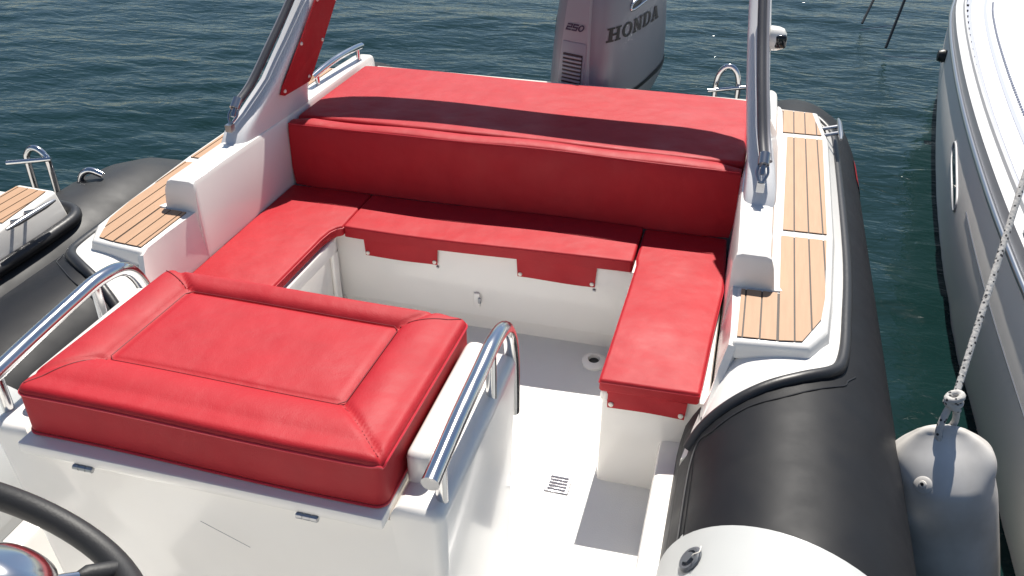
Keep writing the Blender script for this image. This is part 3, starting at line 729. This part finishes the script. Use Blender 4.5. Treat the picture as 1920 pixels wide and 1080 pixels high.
Y('toe_rail', MB().loft([[(smooth_tab(xr, y) + dx, y, z) for dx, z in ((.010, ZD - .03), (.016, ZD + .030), (.056, ZD + .038), (.062, ZD + .052), (.072, ZD + .052), (.076, ZD + .035), (.076, ZD - .03))] for y in ys]), M_alu, sm=30)
Y('painted_shade_band', MB().loft([[(smooth_tab(xr, y) + dx, y, ZD + .001) for dx in (.06, .12)] for y in ys], False, False), M_yshade_trim)  # shadow along the inside of the toe rail, painted as a grey-blue strip
Y('deck', MB().loft([[(smooth_tab(xr, y) + dx, y, z) for dx, z in ((.112, ZD - .02), (.112, ZD + .006), (.122, ZD + .010), (.185, ZD + .011), (.6, ZD + .02), (1.6, ZD + .03))] for y in ys], False, False), M_ydeck, sm=30)
Y('deck_track', MB().loft([[(smooth_tab(xr, y) + dx, y, z) for dx, z in ((.180, ZD + .010), (.180, ZD + .018), (.198, ZD + .018), (.198, ZD + .010))] for y in ys]), M_yshade_trim, sm=0)
for k in range(26):
    y = .6 + k * .15; x = smooth_tab(xr, y)
    Y('rail_slot', MB().box(x + .077, x + .094, y - .005, y + .005, ZD + .0015, ZD + .012), M_dark, sm=0)
bead0 = MB().lathe([(0, 0), (.007, 0), (.007, .004), (.004, .009), (0, .010)], None, 8)
b0 = None
for k in range(90):
    y = 1.3 + k * .035; p = (smooth_tab(xr, y) + .232, y, ZD + .0135)
    if b0 is None: b0 = Y('cord_bead', bead0, M_yshade_trim); b0.location = p
    else:
        q = b0.copy(); col.objects.link(q); q.parent = ya; q.location = p
Y('hull_line', MB().tube([(hull_x(y, -.345 + .03 * y) - .001, y, -.345 + .03 * y) for y in [-.9 + .1 * k for k in range(26)]], .0028, 6), M_valve)
# portlight
def pl_pt(u, v, o): y = 1.80 + .50 * u; z = -.41 + .10 * u + v * .07; return (hull_x(y, z) - o, y, z)
fr_ = [pl_pt(.5 + .5 * sgp(math.cos(k / 28 * math.tau), .5), .5 + .5 * sgp(math.sin(k / 28 * math.tau), .7), .002) for k in range(28)]
po = Y('portlight', MB().tube(fr_, .006, 8, True), M_alu)
MB().add([pl_pt(.5 + .5 * sgp(math.cos(k / 28 * math.tau), .5), .5 + .5 * sgp(math.sin(k / 28 * math.tau), .7), .003) for k in range(28)], [tuple(range(28))]).build('pane', M_glass, po, 0)
Y('mooring_ring', MB().lathe([(0, 0), (.035, 0), (.04, .02), (.03, .045), (0, .05)], Matrix.Translation((hull_x(3.7, -.25) - .0, 3.7, -.25)) @ Matrix.Rotation(R(-90), 4, 'Y'), 16), M_dark)
# rail fairlead at the right edge
Y('fairlead', MB().tube(spline([(1.79, .98, ZD + .02), (1.785, .94, ZD + .07), (1.795, .84, ZD + .08), (1.80, .78, ZD + .02)], 5), .012, 10), M_steel)
# children of placed empties keep world coordinates
for e in (boat, ya):
    inv = Matrix.Translation(e.location).inverted()
    for ch in e.children: ch.matrix_parent_inverse = inv

# ------------------------------------------------------------------ fender, rope, mooring lines
FX, FY, FZ = 1.412, -.085, -.165
fe = empty('fender', (FX, FY, FZ)); tag(fe, 'white teardrop fender hanging on a flecked rope between the boats', 'fender')
fe.rotation_euler = (R(-8), R(-13), 0)
prof = [(.004, .045), (.016, .043), (.030, .036), (.045, .022), (.068, .000), (.094, -.030), (.112, -.068), (.122, -.115), (.127, -.18), (.133, -.42), (.118, -.50), (.09, -.57), (.04, -.61), (.0, -.615)]
prof = [(max(0, p.x), p.y) for p in spline([(a, b, 0) for a, b in prof], 4)]
fb = MB().lathe(prof, None, 48)
def pinch(p):
    t = max(0, min(1, (p.z + .09) / .12)); fold = 1 - .07 * t * math.cos(6 * math.atan2(p.y, p.x)) * (1 if p.z < .03 else .3)
    return Vector((p.x * (1 + .55 * t) * fold, p.y * (1 - .45 * t) * fold, p.z))
fb.xf(pinch).build('body', M_fender, fe, 60)
vm = Matrix.Translation((-.052, -.088, -.07)) @ Vector((-.35, -.75, .6)).to_track_quat('Z', 'Y').to_matrix().to_4x4()
fv = MB().lathe([(0, 0), (.022, 0), (.022, .004), (.018, .007), (.010, .007), (.009, .013), (.005, .014), (.0045, .005), (0, .005)], vm, 24).build('inflation_valve', M_fender, fe)
MB().lathe([(0, .0055), (.0042, .0055), (.0042, .0062), (0, .0062)], vm, 12).build('valve_hole', M_dark, fv)
MB().lathe([(0, 0), (.012, 0), (.011, .004), (0, .005)], Matrix.Translation((-.010, -.022, .008)) @ Vector((-.2, -.9, .35)).to_track_quat('Z', 'Y').to_matrix().to_4x4(), 16).build('rope_eye', M_dark, fe)
rope = MB()
K = Vector((FX + .004, FY + .02, FZ + .115))
top = Vector((1.55, .40, .352)); far = K + (top - K) * 1.7
ln = [K.lerp(far, k / 40) + Vector((0, 0, -.010 * math.sin(k / 40 * math.pi))) for k in range(41)]
rope.tube(ln, .0085, 10)
rope.tube(spline([K, K + Vector((-.012, -.012, -.03)), K + Vector((-.022, -.034, -.075)), K + Vector((-.012, -.042, -.105))], 5), .0085, 10)
rope.tube(spline([K, K + Vector((.012, .0, -.03)), K + Vector((.018, .004, -.07)), K + Vector((.006, .006, -.10))], 5), .0085, 10)
for dz, tx, ty in ((.0, .5, .2), (-.016, -.4, .5), (.012, .1, -.5)):
    Mt = Matrix.Translation(K + Vector((-.002, -.004, dz))) @ Matrix.Rotation(tx, 4, 'X') @ Matrix.Rotation(ty, 4, 'Y')
    rope.tube([Mt @ Vector((.016 * math.cos(k * math.tau / 18), .014 * math.sin(k * math.tau / 18), 0)) for k in range(18)], .0085, 10, True)
ro = rope.build('fender_rope', M_rope, None, 60); tag(ro, 'pale rope with black flecks knotted to the fender top', 'rope')
for (a, b, lb) in (((1.70, 6.0, -.66), (2.35, 7.4, .9), 'dark mooring line entering the water at the top, the left one'), ((1.83, 5.3, -.66), (2.25, 6.3, .9), 'dark mooring line entering the water at the top, nearer the yacht')):
    o = MB().tube([Vector(a).lerp(Vector(b), k / 12) for k in range(13)], .011, 8).build('mooring_line', M_drope); tag(o, lb, 'rope', 'mooring lines in the water')
bpy.data.objects.remove(ROOT)
